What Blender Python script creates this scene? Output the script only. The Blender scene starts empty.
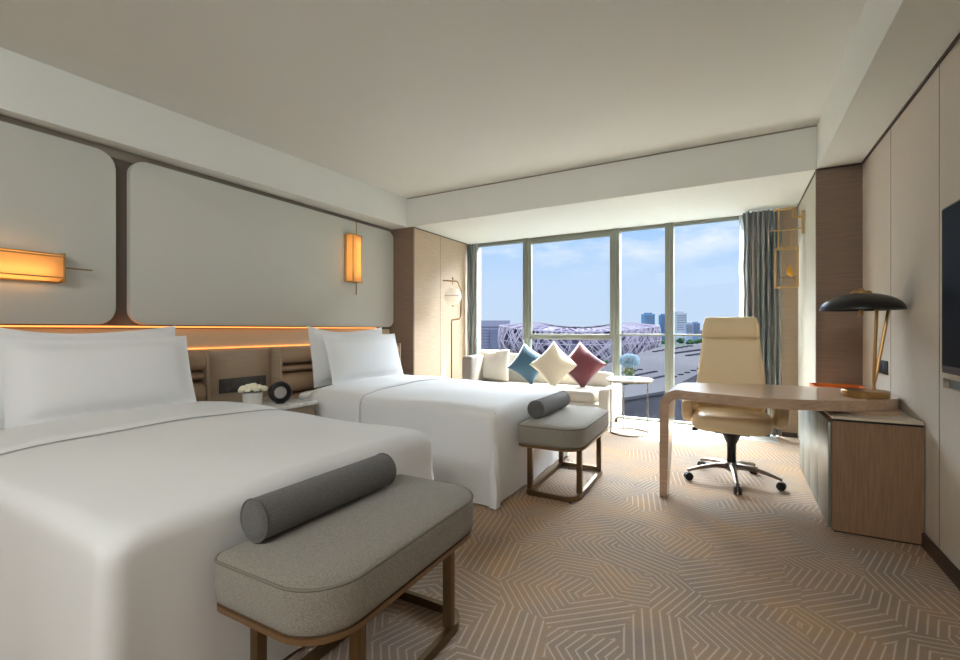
import bpy, bmesh, math, random
from mathutils import Vector, Matrix
random.seed(7)
PI = math.pi
scn = bpy.context.scene
COL = scn.collection

# ------------------------------------------------------------ camera
H = 1.15
YAW = math.atan2(255, 453.3)
cam_d = bpy.data.cameras.new('camera'); cam = bpy.data.objects.new('camera', cam_d); COL.objects.link(cam)
cam.location = (0, 0, H); cam.rotation_euler = (PI/2, 0, YAW)
cam_d.sensor_width = 36; cam_d.lens = 453.3/960*36; cam_d.clip_start = 0.05; cam_d.clip_end = 6000
scn.camera = cam
# ------------------------------------------------------------ colour management
scn.view_settings.view_transform = 'Standard'; scn.view_settings.look = 'None'
scn.view_settings.gamma = 1; scn.view_settings.use_curve_mapping = False
scn.view_settings.exposure = 0.24
# ------------------------------------------------------------ world: blue sky with thin clouds
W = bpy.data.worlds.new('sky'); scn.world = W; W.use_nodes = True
nt = W.node_tree; nt.nodes.clear()
def N(nt, t, **k):
    n = nt.nodes.new(t)
    for a, b in k.items(): setattr(n, a, b)
    return n
tc = N(nt, 'ShaderNodeTexCoord'); sp = N(nt, 'ShaderNodeSeparateXYZ'); nt.links.new(tc.outputs['Generated'], sp.inputs[0])
rp = N(nt, 'ShaderNodeValToRGB'); nt.links.new(sp.outputs[2], rp.inputs[0])
e = rp.color_ramp.elements
e[0].position = 0.0; e[0].color = (.58, .70, .88, 1)
e[1].position = .5; e[1].color = (.70, .75, .82, 1)
k = rp.color_ramp.elements.new(.10); k.color = (.56, .70, .93, 1)
k = rp.color_ramp.elements.new(.21); k.color = (.40, .62, .95, 1)
mp = N(nt, 'ShaderNodeMapping'); mp.inputs['Scale'].default_value = (1.0, 1.0, 3.0); mp.inputs['Location'].default_value = (.35, .0, .1)
nt.links.new(tc.outputs['Generated'], mp.inputs[0])
nz = N(nt, 'ShaderNodeTexNoise'); nz.inputs['Scale'].default_value = 4.2; nz.inputs['Detail'].default_value = 9; nz.inputs['Roughness'].default_value = .62
nt.links.new(mp.outputs[0], nz.inputs[0])
cr = N(nt, 'ShaderNodeMapRange'); cr.inputs[1].default_value = .47; cr.inputs[2].default_value = .68; nt.links.new(nz.outputs[0], cr.inputs[0])
alt = N(nt, 'ShaderNodeMapRange'); alt.inputs[1].default_value = .10; alt.inputs[2].default_value = .17; nt.links.new(sp.outputs[2], alt.inputs[0])
ml = N(nt, 'ShaderNodeMath', operation='MULTIPLY'); nt.links.new(cr.outputs[0], ml.inputs[0]); nt.links.new(alt.outputs[0], ml.inputs[1])
mx = N(nt, 'ShaderNodeMix', data_type='RGBA'); nt.links.new(ml.outputs[0], mx.inputs[0]); nt.links.new(rp.outputs[0], mx.inputs[6]); mx.inputs[7].default_value = (.86, .90, .97, 1)
hi = N(nt, 'ShaderNodeMapRange'); hi.interpolation_type = 'SMOOTHSTEP'; hi.inputs[1].default_value = .28; hi.inputs[2].default_value = .46; hi.inputs[3].default_value = .95; hi.inputs[4].default_value = 46.0; nt.links.new(sp.outputs[2], hi.inputs[0])  # upper sky, out of view, brightened to light the interior
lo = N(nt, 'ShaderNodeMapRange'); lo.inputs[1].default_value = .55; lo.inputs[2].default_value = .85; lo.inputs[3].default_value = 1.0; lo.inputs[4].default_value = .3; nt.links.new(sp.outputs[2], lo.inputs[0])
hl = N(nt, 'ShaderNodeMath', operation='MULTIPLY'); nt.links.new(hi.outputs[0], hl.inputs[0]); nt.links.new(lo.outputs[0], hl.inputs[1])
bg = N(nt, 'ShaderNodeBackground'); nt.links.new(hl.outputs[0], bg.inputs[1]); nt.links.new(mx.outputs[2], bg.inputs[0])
ow = N(nt, 'ShaderNodeOutputWorld'); nt.links.new(bg.outputs[0], ow.inputs[0])
# ------------------------------------------------------------ sun and added fill light
def light(name, kind, loc, energy, color=(1,1,1), direction=None, **k):
    d = bpy.data.lights.new(name, kind); d.energy = energy; d.color = color
    for a, b in k.items(): setattr(d, a, b)
    o = bpy.data.objects.new(name, d); COL.objects.link(o); o.location = loc
    if direction is not None: o.rotation_euler = Vector(direction).to_track_quat('-Z', 'Y').to_euler()
    return o
light('sun', 'SUN', (0, 10, 20), 27.0, (.98, .98, .95), (-.42, -1.15, -2.467), angle=math.radians(.6))
light('added_fill_light', 'AREA', (-.9, -1.6, 2.78), 88, (.95, .985, 1), (-.45, .9, -.75), shape='RECTANGLE', size=2.6, size_y=1.0)  # unseen area light added behind the camera to lift the room

# ------------------------------------------------------------ materials
MAT = {}
def srgb(r, g, b):
    f = lambda c: (c/255/12.92) if c/255 <= .04045 else ((c/255+.055)/1.055)**2.4
    return (f(r), f(g), f(b), 1)
def mat(name, col, rough=.6, metal=0, bump=None, var=None, emit=None, spec=None, coat=0, sheen=0):
    """bump=(scale,strength) noise bump; var=(scale, colour2, (sx,sy,sz)) noise colour variation"""
    m = bpy.data.materials.new(name); m.use_nodes = True; t = m.node_tree; b = t.nodes['Principled BSDF']
    b.inputs['Base Color'].default_value = col; b.inputs['Roughness'].default_value = rough; b.inputs['Metallic'].default_value = metal
    if spec is not None: b.inputs['Specular IOR Level'].default_value = spec
    if coat: b.inputs['Coat Weight'].default_value = coat; b.inputs['Coat Roughness'].default_value = .15
    if sheen: b.inputs['Sheen Weight'].default_value = sheen
    tcn = N(t, 'ShaderNodeTexCoord')
    if var:
        mpn = N(t, 'ShaderNodeMapping'); mpn.inputs['Scale'].default_value = var[2]; t.links.new(tcn.outputs['Object'], mpn.inputs[0])
        n = N(t, 'ShaderNodeTexNoise'); n.inputs['Scale'].default_value = var[0]; n.inputs['Detail'].default_value = 5; t.links.new(mpn.outputs[0], n.inputs[0])
        rr = N(t, 'ShaderNodeMapRange'); rr.inputs[1].default_value = .35; rr.inputs[2].default_value = .65; t.links.new(n.outputs[0], rr.inputs[0])
        x = N(t, 'ShaderNodeMix', data_type='RGBA'); x.inputs[6].default_value = col; x.inputs[7].default_value = var[1]
        t.links.new(rr.outputs[0], x.inputs[0]); t.links.new(x.outputs[2], b.inputs['Base Color'])
    if bump:
        n = N(t, 'ShaderNodeTexNoise'); n.inputs['Scale'].default_value = bump[0]; n.inputs['Detail'].default_value = 3
        if len(bump) > 2:
            m2 = N(t, 'ShaderNodeMapping'); m2.inputs['Scale'].default_value = bump[2]; t.links.new(tcn.outputs['Object'], m2.inputs[0]); t.links.new(m2.outputs[0], n.inputs[0])
        else: t.links.new(tcn.outputs['Object'], n.inputs[0])
        bp = N(t, 'ShaderNodeBump'); bp.inputs['Strength'].default_value = bump[1]; bp.inputs['Distance'].default_value = .01
        t.links.new(n.outputs[0], bp.inputs['Height']); t.links.new(bp.outputs[0], b.inputs['Normal'])
    if emit: b.inputs['Emission Color'].default_value = emit[0]; b.inputs['Emission Strength'].default_value = emit[1]
    MAT[name] = m
    return m
mat('ceiling_paint', srgb(230, 231, 224), .9)
mat('soffit_paint', srgb(234, 236, 229), .9)
mat('wall_cloth', srgb(208, 198, 184), .85, bump=(300, .15), var=(60, srgb(203, 192, 177), (1, 4, .3)))
mat('panel_cloth', srgb(212, 213, 204), .85, bump=(260, .15))
mat('back_wall', srgb(112, 100, 90), .7)
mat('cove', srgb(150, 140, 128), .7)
mat('wood_brown', srgb(134, 112, 94), .5, var=(14, srgb(122, 102, 85), (.4, .4, 9)), coat=.15)
mat('wood_pale', srgb(205, 180, 150), .5, var=(14, srgb(190, 166, 138), (.4, .4, 9)))
mat('wood_grey', srgb(172, 150, 126), .5, var=(14, srgb(160, 138, 115), (.4, .4, 9)))
mat('wood_desk', srgb(200, 170, 142), .3, var=(10, srgb(184, 153, 126), (.6, 7, 7)), coat=.35)
mat('wood_cabinet', srgb(158, 124, 95), .45, var=(12, srgb(142, 110, 84), (9, 9, .5)))
mat('niche_cloth', srgb(192, 188, 172), .8)
mat('baseboard_dark', srgb(62, 48, 38), .45)
mat('white_linen', srgb(238, 237, 234), .85, bump=(9, .10), sheen=.1)
mat('white_pillow', srgb(243, 243, 242), .85, bump=(7, .18), sheen=.1)
mat('fold_line', srgb(168, 162, 154), .9)
mat('leather_pad', srgb(176, 148, 120), .5)
mat('tweed', srgb(172, 164, 149), .95, bump=(400, .6), var=(340, srgb(132, 125, 112), (1, 1, 1)), sheen=.2)
mat('tweed_piping', srgb(128, 120, 108), .95)
mat('bolster_grey', srgb(118, 114, 110), .95, bump=(400, .6), var=(300, srgb(92, 90, 88), (1, 1, 1)), sheen=.2)
mat('bronze', srgb(120, 98, 70), .35, .85)
mat('rim_wood', srgb(128, 98, 66), .4, .3)
mat('brass', srgb(172, 136, 88), .28, 1.0)
mat('brass_matte', srgb(190, 156, 102), .5, .35)
mat('window_frame', srgb(124, 127, 116), .45, .2)
mat('black', srgb(18, 18, 19), .35)
mat('socket_grey', srgb(78, 74, 70), .4)
mat('black_plastic', srgb(14, 14, 15), .45)
mat('black_gloss', srgb(9, 8, 8), .3)
mat('screen', srgb(7, 7, 8), .45, spec=.05)
mat('tv_edge', srgb(60, 58, 56), .3, .6)
mat('slot_grey', srgb(118, 124, 116), .4)
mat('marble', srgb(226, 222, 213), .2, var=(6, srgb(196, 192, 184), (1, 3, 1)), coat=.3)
mat('ceramic', srgb(236, 234, 228), .3)
mat('rose', srgb(244, 238, 212), .8)
mat('leaf', srgb(60, 92, 40), .6)
mat('metal_front', srgb(150, 152, 143), .38, .55, bump=(40, .05, (1, 1, .05)))
mat('line_dark', srgb(70, 74, 68), .6)
mat('stone_top', srgb(214, 200, 178), .35)
mat('chair_leather', srgb(240, 216, 172), .45, bump=(120, .08))
mat('chrome', srgb(200, 195, 188), .12, 1.0)
mat('alu', srgb(150, 140, 128), .28, 1.0)
mat('sofa_cloth', srgb(196, 190, 177), .9, bump=(300, .25))
mat('sofa_grey', srgb(156, 148, 140), .9, bump=(300, .25))
mat('seat_cloth', srgb(176, 169, 157), .9, bump=(300, .25))
mat('cushion_white', srgb(212, 206, 196), .85, bump=(10, .15))
mat('cushion_teal', srgb(26, 70, 92), .6, sheen=.4, bump=(14, .2))
mat('cushion_cream', srgb(210, 197, 174), .8, bump=(14, .2))
mat('cushion_red', srgb(88, 12, 28), .5, sheen=.4, bump=(14, .2))
mat('hydrangea', srgb(104, 150, 190), .7, var=(40, srgb(178, 205, 222), (1, 1, 1)))
mat('vase_water', srgb(70, 112, 34), .15)
mat('steel_dull', srgb(130, 120, 104), .35, .9)
mat('orange_leather', srgb(214, 112, 30), .5)
mat('led', srgb(255, 130, 40), .5, emit=((1, .36, .09, 1), 1.5))
mat('tube', srgb(255, 170, 80), .5, emit=((1, .56, .23, 1), 8.5))
mat('globe_glass', srgb(214, 204, 188), .3, emit=((1, .86, .68, 1), .40))
mat('bird_gold', srgb(206, 150, 40), .4, .3)
mat('steel_pale', srgb(78, 75, 84), .8, spec=0)
mat('stadium_dark', srgb(34, 31, 44), .9, spec=0)
mat('roof_grey', srgb(35, 35, 38), .9, var=(.02, srgb(31, 31, 34), (1, 1, 1)), spec=0)
mat('roof_dark', srgb(18, 18, 24), .9, spec=0)
mat('facade_grey', srgb(36, 36, 40), .9, var=(.15, srgb(28, 28, 32), (1, 1, 2)), spec=0)
mat('city_ground', srgb(34, 36, 38), .95, var=(.01, srgb(26, 33, 29), (1, 1, 1)), spec=0)
mat('tree_green', srgb(20, 32, 22), .95, spec=0)
mat('clock_face', srgb(168, 162, 156), .4)

def fabric_shade():
    m = bpy.data.materials.new('lamp_fabric'); m.use_nodes = True; t = m.node_tree; t.nodes.clear()
    o = N(t, 'ShaderNodeOutputMaterial'); a = N(t, 'ShaderNodeBsdfTranslucent'); a.inputs[0].default_value = srgb(255, 222, 160)
    d = N(t, 'ShaderNodeBsdfDiffuse'); d.inputs[0].default_value = srgb(240, 205, 150)
    x = N(t, 'ShaderNodeMixShader'); x.inputs[0].default_value = .35
    t.links.new(a.outputs[0], x.inputs[1]); t.links.new(d.outputs[0], x.inputs[2]); t.links.new(x.outputs[0], o.inputs[0]); MAT['lamp_fabric'] = m
fabric_shade()
def glass_mat():
    m = bpy.data.materials.new('pane_glass'); m.use_nodes = True; t = m.node_tree; t.nodes.clear()
    o = N(t, 'ShaderNodeOutputMaterial'); a = N(t, 'ShaderNodeBsdfTransparent'); a.inputs[0].default_value = (.95, .97, .97, 1)
    g = N(t, 'ShaderNodeBsdfGlossy'); g.inputs['Roughness'].default_value = .02
    x = N(t, 'ShaderNodeMixShader'); x.inputs[0].default_value = .002
    t.links.new(a.outputs[0], x.inputs[1]); t.links.new(g.outputs[0], x.inputs[2]); t.links.new(x.outputs[0], o.inputs[0]); MAT['pane_glass'] = m
    m = bpy.data.materials.new('vase_glass'); m.use_nodes = True; t = m.node_tree; t.nodes.clear()
    o = N(t, 'ShaderNodeOutputMaterial'); a = N(t, 'ShaderNodeBsdfTransparent'); a.inputs[0].default_value = (.85, .92, .9, 1)
    g = N(t, 'ShaderNodeBsdfGlossy'); g.inputs['Roughness'].default_value = .03
    x = N(t, 'ShaderNodeMixShader'); x.inputs[0].default_value = .15
    t.links.new(a.outputs[0], x.inputs[1]); t.links.new(g.outputs[0], x.inputs[2]); t.links.new(x.outputs[0], o.inputs[0]); MAT['vase_glass'] = m
    m = bpy.data.materials.new('sheer'); m.use_nodes = True; t = m.node_tree; t.nodes.clear()
    o = N(t, 'ShaderNodeOutputMaterial'); a = N(t, 'ShaderNodeBsdfTransparent')
    g = N(t, 'ShaderNodeBsdfTranslucent'); g.inputs[0].default_value = srgb(235, 235, 232)
    d = N(t, 'ShaderNodeBsdfDiffuse'); d.inputs[0].default_value = srgb(225, 225, 222)
    y = N(t, 'ShaderNodeMixShader'); t.links.new(g.outputs[0], y.inputs[1]); t.links.new(d.outputs[0], y.inputs[2])
    x = N(t, 'ShaderNodeMixShader'); x.inputs[0].default_value = .6
    t.links.new(a.outputs[0], x.inputs[1]); t.links.new(y.outputs[0], x.inputs[2]); t.links.new(x.outputs[0], o.inputs[0]); MAT['sheer'] = m
glass_mat()

def carpet():
    m = bpy.data.materials.new('carpet'); m.use_nodes = True; t = m.node_tree; b = t.nodes['Principled BSDF']; L = t.links.new
    b.inputs['Roughness'].default_value = .95; b.inputs['Specular IOR Level'].default_value = .2
    tc = N(t, 'ShaderNodeTexCoord')
    def M(op, a, c=None, d=None):
        n = N(t, 'ShaderNodeMath', operation=op)
        for i, v in enumerate((a, c, d)):
            if v is None: continue
            if isinstance(v, (int, float)): n.inputs[i].default_value = v
            else: L(v, n.inputs[i])
        return n.outputs[0]
    # triangular lattice of zones, each with stripes running its own way
    vo = N(t, 'ShaderNodeTexVoronoi', voronoi_dimensions='2D', feature='F1'); vo.inputs['Scale'].default_value = 3.5; vo.inputs['Randomness'].default_value = .75
    L(tc.outputs['Object'], vo.inputs['Vector'])
    sc = N(t, 'ShaderNodeSeparateColor'); L(vo.outputs['Color'], sc.inputs[0])
    q = M('FLOOR', M('MULTIPLY', sc.outputs[0], 6)); ang = M('MULTIPLY_ADD', q, PI/3, .2)
    sub = N(t, 'ShaderNodeVectorMath', operation='SUBTRACT'); L(tc.outputs['Object'], sub.inputs[0]); L(vo.outputs['Position'], sub.inputs[1])
    s = N(t, 'ShaderNodeSeparateXYZ'); L(sub.outputs[0], s.inputs[0])
    ca, sa = M('COSINE', ang), M('SINE', ang)
    d1 = M('ADD', M('MULTIPLY', s.outputs[0], ca), M('MULTIPLY', s.outputs[1], sa))
    d2 = M('SUBTRACT', M('MULTIPLY', s.outputs[1], ca), M('MULTIPLY', s.outputs[0], sa))
    kk = M('MULTIPLY', M('GREATER_THAN', sc.outputs[1], .45), .62)
    v = M('ADD', d1, M('MULTIPLY', M('ABSOLUTE', d2), kk))
    fr = M('FRACT', M('MULTIPLY', v, 29))
    tri = M('ABSOLUTE', M('SUBTRACT', fr, .5))
    ln = N(t, 'ShaderNodeMapRange'); ln.inputs[1].default_value = .15; ln.inputs[2].default_value = .05; ln.inputs[4].default_value = .62; L(tri, ln.inputs[0])
    nz = N(t, 'ShaderNodeTexNoise'); nz.inputs['Scale'].default_value = 1.3; nz.inputs['Detail'].default_value = 7; nz.inputs['Roughness'].default_value = .65; L(tc.outputs['Object'], nz.inputs[0])
    rp = N(t, 'ShaderNodeValToRGB'); L(nz.outputs[0], rp.inputs[0]); e = rp.color_ramp.elements
    e[0].position = .36; e[0].color = srgb(142, 129, 118); e[1].position = .66; e[1].color = srgb(178, 143, 106)
    k = e.new(.5); k.color = srgb(160, 137, 116)
    fz = N(t, 'ShaderNodeTexNoise'); fz.inputs['Scale'].default_value = 160; fz.inputs['Detail'].default_value = 2; L(tc.outputs['Object'], fz.inputs[0])
    fr2 = N(t, 'ShaderNodeMapRange'); fr2.inputs[3].default_value = .78; fr2.inputs[4].default_value = 1.22; L(fz.outputs[0], fr2.inputs[0])
    x = N(t, 'ShaderNodeMix', data_type='RGBA'); L(ln.outputs[0], x.inputs[0]); L(rp.outputs[0], x.inputs[6]); x.inputs[7].default_value = srgb(212, 194, 174)
    vm = N(t, 'ShaderNodeVectorMath', operation='SCALE'); L(x.outputs[2], vm.inputs[0]); L(fr2.outputs[0], vm.inputs['Scale'])
    L(vm.outputs[0], b.inputs['Base Color'])
    bp = N(t, 'ShaderNodeBump'); bp.inputs['Strength'].default_value = .4; bp.inputs['Distance'].default_value = .005; L(fz.outputs[0], bp.inputs['Height']); L(bp.outputs[0], b.inputs['Normal'])
    MAT['carpet'] = m
carpet()
def curtain_mat():
    m = bpy.data.materials.new('curtain_cloth'); m.use_nodes = True; t = m.node_tree; b = t.nodes['Principled BSDF']; L = t.links.new
    b.inputs['Roughness'].default_value = .6; b.inputs['Sheen Weight'].default_value = .3
    tc = N(t, 'ShaderNodeTexCoord'); mp = N(t, 'ShaderNodeMapping'); mp.inputs['Scale'].default_value = (1, 1, .03); L(tc.outputs['Object'], mp.inputs[0])
    n = N(t, 'ShaderNodeTexNoise'); n.inputs['Scale'].default_value = 26; n.inputs['Detail'].default_value = 4; L(mp.outputs[0], n.inputs[0])
    r = N(t, 'ShaderNodeValToRGB'); L(n.outputs[0], r.inputs[0]); e = r.color_ramp.elements
    e[0].position = .40; e[0].color = srgb(70, 104, 106); e[1].position = .60; e[1].color = srgb(176, 172, 166)
    k = e.new(.50); k.color = srgb(132, 134, 132)
    L(r.outputs[0], b.inputs['Base Color']); MAT['curtain_cloth'] = m
curtain_mat()

# ------------------------------------------------------------ mesh helpers
def bm_new(): return bmesh.new()
def obj(name, bm, m, parent=None, loc=(0,0,0), smooth=35, sub=0, solid=0):
    me = bpy.data.meshes.new(name)
    bmesh.ops.recalc_face_normals(bm, faces=bm.faces)
    bm.to_mesh(me); bm.free()
    ms = m if isinstance(m, (list, tuple)) else [m]
    for q in ms: me.materials.append(MAT[q])
    if smooth:
        me.shade_smooth(); me.set_sharp_from_angle(angle=math.radians(smooth))
    o = bpy.data.objects.new(name, me); COL.objects.link(o); o.location = loc
    if parent is not None: o.parent = parent
    if sub: s = o.modifiers.new('sub', 'SUBSURF'); s.levels = sub; s.render_levels = sub
    if solid: s = o.modifiers.new('solid', 'SOLIDIFY'); s.thickness = solid; s.offset = 0
    return o
def thing(name, label, cat, loc=(0,0,0), rz=0, group=None):
    o = bpy.data.objects.new(name, None); COL.objects.link(o); o.location = loc; o.rotation_euler = (0,0,rz)
    o.empty_display_size = .1
    return tag(o, label, cat, group)
def tag(o, label, cat, group=None, kind=None):
    if label: o['label'] = label
    if cat: o['category'] = cat
    if group: o['group'] = group
    if kind: o['kind'] = kind
    return o
def struct(name, bm, m, parent=None, smooth=0, **k):
    o = obj(name, bm, m, parent, smooth=smooth, **k)
    if parent is None: o['kind'] = 'structure'
    return o
def box(bm, x0, x1, y0, y1, z0, z1, bev=0, seg=2, mi=0):
    vs = [bm.verts.new((x, y, z)) for x in (x0, x1) for y in (y0, y1) for z in (z0, z1)]
    fs = [bm.faces.new([vs[i] for i in q]) for q in ((0,1,3,2),(4,6,7,5),(0,4,5,1),(2,3,7,6),(0,2,6,4),(1,5,7,3))]
    for f in fs: f.material_index = mi
    if bev:
        es = list({e for f in fs for e in f.edges})
        r = bmesh.ops.bevel(bm, geom=es, offset=bev, segments=seg, profile=.5, affect='EDGES')
        for f in r['faces']: f.material_index = mi
    return bm
def B(*a, **k): return box(bm_new(), *a, **k)
def ring(bm, pts): return [bm.verts.new(p) for p in pts]
def bridge(bm, a, b, closed=True):
    n = len(a)
    for i in range(n if closed else n-1):
        j = (i+1) % n
        bm.faces.new((a[i], a[j], b[j], b[i]))
def loft(bm, rings, cap0=True, cap1=True, closed=True):
    rs = [ring(bm, r) for r in rings]
    for a, b in zip(rs, rs[1:]): bridge(bm, a, b, closed)
    if cap0: bm.faces.new(rs[0][::-1])
    if cap1: bm.faces.new(rs[-1])
    return rs
def prism(bm, pts, z0, z1, bev=0, seg=3):
    a = [bm.verts.new((x, y, z0)) for x, y in pts]; b = [bm.verts.new((x, y, z1)) for x, y in pts]
    bridge(bm, a, b); bm.faces.new(a[::-1]); ft = bm.faces.new(b)
    if bev:
        es = list(ft.edges)
        bmesh.ops.bevel(bm, geom=es, offset=bev, segments=seg, profile=.5, affect='EDGES')
    return bm
def rrect(x0, x1, y0, y1, r, n=8):
    """rounded rectangle outline; r one radius or four (x0y0, x1y0, x1y1, x0y1)"""
    if isinstance(r, (int, float)): r = (r,)*4
    out = []
    for (cx, cy, a0, rr) in ((x0+r[0], y0+r[0], PI, r[0]), (x1-r[1], y0+r[1], 1.5*PI, r[1]), (x1-r[2], y1-r[2], 0, r[2]), (x0+r[3], y1-r[3], .5*PI, r[3])):
        for i in range(n+1):
            a = a0 + i/n*PI/2; out.append((cx+rr*math.cos(a), cy+rr*math.sin(a)))
    return out
def tube(bm, pts, r, n=10, closed=False, cap=True):
    P = [Vector(p) for p in pts]; rings = []
    rr = r if isinstance(r, (list, tuple)) else [r]*len(P)
    up = None; m = len(P)
    for i, p in enumerate(P):
        a = P[(i-1) % m] if (closed or i > 0) else p; b = P[(i+1) % m] if (closed or i < m-1) else p
        t = (b-a).normalized()
        if up is None: up = Vector((0,0,1)) if abs(t.z) < .9 else Vector((1,0,0))
        s = t.cross(up).normalized(); u = s.cross(t).normalized(); up = u
        rings.append([p + (s*math.cos(q*2*PI/n) + u*math.sin(q*2*PI/n))*rr[i] for q in range(n)])
    vs = [ring(bm, q) for q in rings]
    for a, b in zip(vs, vs[1:]): bridge(bm, a, b)
    if closed: bridge(bm, vs[-1], vs[0])
    elif cap: bm.faces.new(vs[0][::-1]); bm.faces.new(vs[-1])
    return bm
def lathe(bm, prof, cx=0, cy=0, n=32, cz=0):
    rs = [ring(bm, [(cx+max(r, 1e-4)*math.cos(i*2*PI/n), cy+max(r, 1e-4)*math.sin(i*2*PI/n), cz+z) for i in range(n)]) for r, z in prof]
    for a, b in zip(rs, rs[1:]): bridge(bm, a, b)
    bm.faces.new(rs[0][::-1]); bm.faces.new(rs[-1]); return bm
def sphere(bm, c, r, sx=1, sy=1, sz=1, u=16, v=10):
    m = Matrix.Translation(c) @ Matrix.Diagonal((sx, sy, sz, 1))
    bmesh.ops.create_uvsphere(bm, u_segments=u, v_segments=v, radius=r, matrix=m); return bm
def xf(bm, m): bmesh.ops.transform(bm, matrix=m, verts=bm.verts); return bm
def bar(bm, a, b, w, t, up=(0,0,1)):
    a, b = Vector(a), Vector(b); d = (b-a).normalized(); u = Vector(up); s = d.cross(u)
    if s.length < 1e-3: s = d.cross(Vector((1,0,0)))
    s.normalize(); u = s.cross(d).normalized()
    q = [s*w/2+u*t/2, -s*w/2+u*t/2, -s*w/2-u*t/2, s*w/2-u*t/2]
    loft(bm, [[a+v for v in q], [b+v for v in q]]); return bm
def dup(o, parent=None):
    c = o.copy(); COL.objects.link(c)
    if parent is not None: c.parent = parent
    for ch in list(o.children): dup(ch, c)
    return c

# ============================================================ SETTING
CE, SO = 2.83, 2.467
YB, YW = 4.59, 6.0       # lintel face, window plane
XR, XL = .877, -3.92      # right wall, left wall
YK = -2.4
struct('floor', B(-4.3, 1.05, YK-.1, 6.14, -.12, 0), 'carpet')
struct('ceiling', B(-4.3, 1.05, YK-.1, YB+.02, CE, CE+.12), 'ceiling_paint')
bm = bm_new(); a = [(.585, YK), (XR+.02, YK), (XR+.02, YB), (.585, YB)]; prism(bm, a, SO, CE-.001); struct('ceiling_soffit_right', bm, 'soffit_paint')
bm = bm_new(); a = [(-3.83, YK), (-3.80, .94), (-3.65, YB), (XL-.08, YB), (XL-.08, YK)]; prism(bm, a, SO, CE-.001); struct('ceiling_soffit_left', bm, 'soffit_paint')
struct('ceiling_window_recess', B(-4.3, 1.05, YB, 6.14, SO, CE+.12), 'soffit_paint')
# thin shadow gaps where ceiling meets the boxes
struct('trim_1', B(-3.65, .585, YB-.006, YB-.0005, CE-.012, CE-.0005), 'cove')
struct('trim_15', B(-3.57, .395, 5.48, 6.0, 0, .004), 'marble')  # assumed stone sill, added pale to whiten the sunlit floor and raise bounce
# right wall, built up round the slot under the television
bm = bm_new()
box(bm, XR, XR+.15, YK, 6.0, 0, .872); box(bm, XR, XR+.15, YK, 6.0, .918, SO)
box(bm, XR, XR+.15, 3.01, 6.0, .872, .918); box(bm, XR, XR+.15, YK, 1.2, .872, .918)
box(bm, XR+.05, XR+.15, 1.2, 3.01, .872, .918)
struct('wall_right', bm, 'wall_cloth')
struct('trim_2', B(XR+.02, XR+.05, 1.2, 3.0, .874, .916), 'slot_grey')
bm = bm_new()
for y in (3.85, 3.053, 2.15, 1.2): box(bm, XR-.0015, XR+.001, y-.002, y+.002, .08, SO)
struct('trim_3', bm, 'tweed_piping')
struct('trim_4', B(XR-.012, XR+.0, YK, YB, SO-.014, SO-.001), 'baseboard_dark')
struct('baseboard_right', B(XR-.014, XR, YK, 3.26, 0, .075, .002), 'baseboard_dark')
struct('wall_back', B(-4.3, 1.05, YK-.15, YK, 0, CE), 'wall_cloth')
# niche pier right of the window
struct('wall_niche_front', B(.59, XR-.0005, YB, YB+.03, 0, SO-.001), 'wood_brown')
struct('wall_niche_side', B(.585, .62, YB+.03, 6.1, 0, SO-.001), 'niche_cloth')
struct('trim_5', B(.578, .589, YB-.012, YB+.03, 0, SO-.012), 'wood_brown')
struct('trim_6', B(.583, XR, YB-.014, YB-.001, SO-.014, SO-.001), 'baseboard_dark')
struct('trim_7', B(.577, .584, YB, 5.88, SO-.012, SO-.001), 'baseboard_dark')
struct('wall_window_return', B(.435, .585, 5.88, 6.1, 0, SO-.001), 'wood_grey')
struct('baseboard_window_return', B(.435, .58, 5.868, 5.88, 0, .05), 'baseboard_dark')
# left wall
struct('wall_left', B(XL-.14, XL-.04, YK, YB+.1, 0, SO+.2), 'back_wall')
bm = bm_new(); box(bm, XL-.1, -3.575, YB+.05, 6.1, 0, SO-.001); o = struct('wall_left_pier', bm, 'wood_pale')
struct('trim_8', B(XL-.04, -3.573, YB+.03, YB+.052, 0, SO-.001), 'wood_brown')
bm = bm_new(); box(bm, -3.575, -3.5735, 5.225, 5.229, 0, SO-.02); box(bm, -3.575, -3.568, YB+.05, 5.95, SO-.012, SO-.001)
struct('trim_9', bm, 'baseboard_dark')
# curved cove between soffit and upholstered panels
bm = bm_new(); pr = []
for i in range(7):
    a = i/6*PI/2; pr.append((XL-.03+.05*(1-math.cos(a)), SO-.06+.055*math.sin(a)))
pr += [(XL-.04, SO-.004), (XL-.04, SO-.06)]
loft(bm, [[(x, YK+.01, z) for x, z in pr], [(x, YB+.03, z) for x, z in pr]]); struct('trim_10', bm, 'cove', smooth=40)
def wall_panel(name, y0, y1, z0=1.19, z1=2.425):
    bm = bm_new(); o2 = rrect(y0, y1, z0, z1, .11, 8)
    a = [bm.verts.new((XL-.035, y, z)) for y, z in o2]; b = [bm.verts.new((XL+.02, y, z)) for y, z in o2]
    bridge(bm, a, b); bm.faces.new(a[::-1]); ft = bm.faces.new(b)
    bmesh.ops.bevel(bm, geom=list(ft.edges), offset=.006, segments=2, profile=.5, affect='EDGES')
    return struct(name, bm, 'panel_cloth', smooth=30)
wall_panel('trim_11', -1.9, 1.565); wall_panel('trim_12', 1.655, 4.635)
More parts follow.
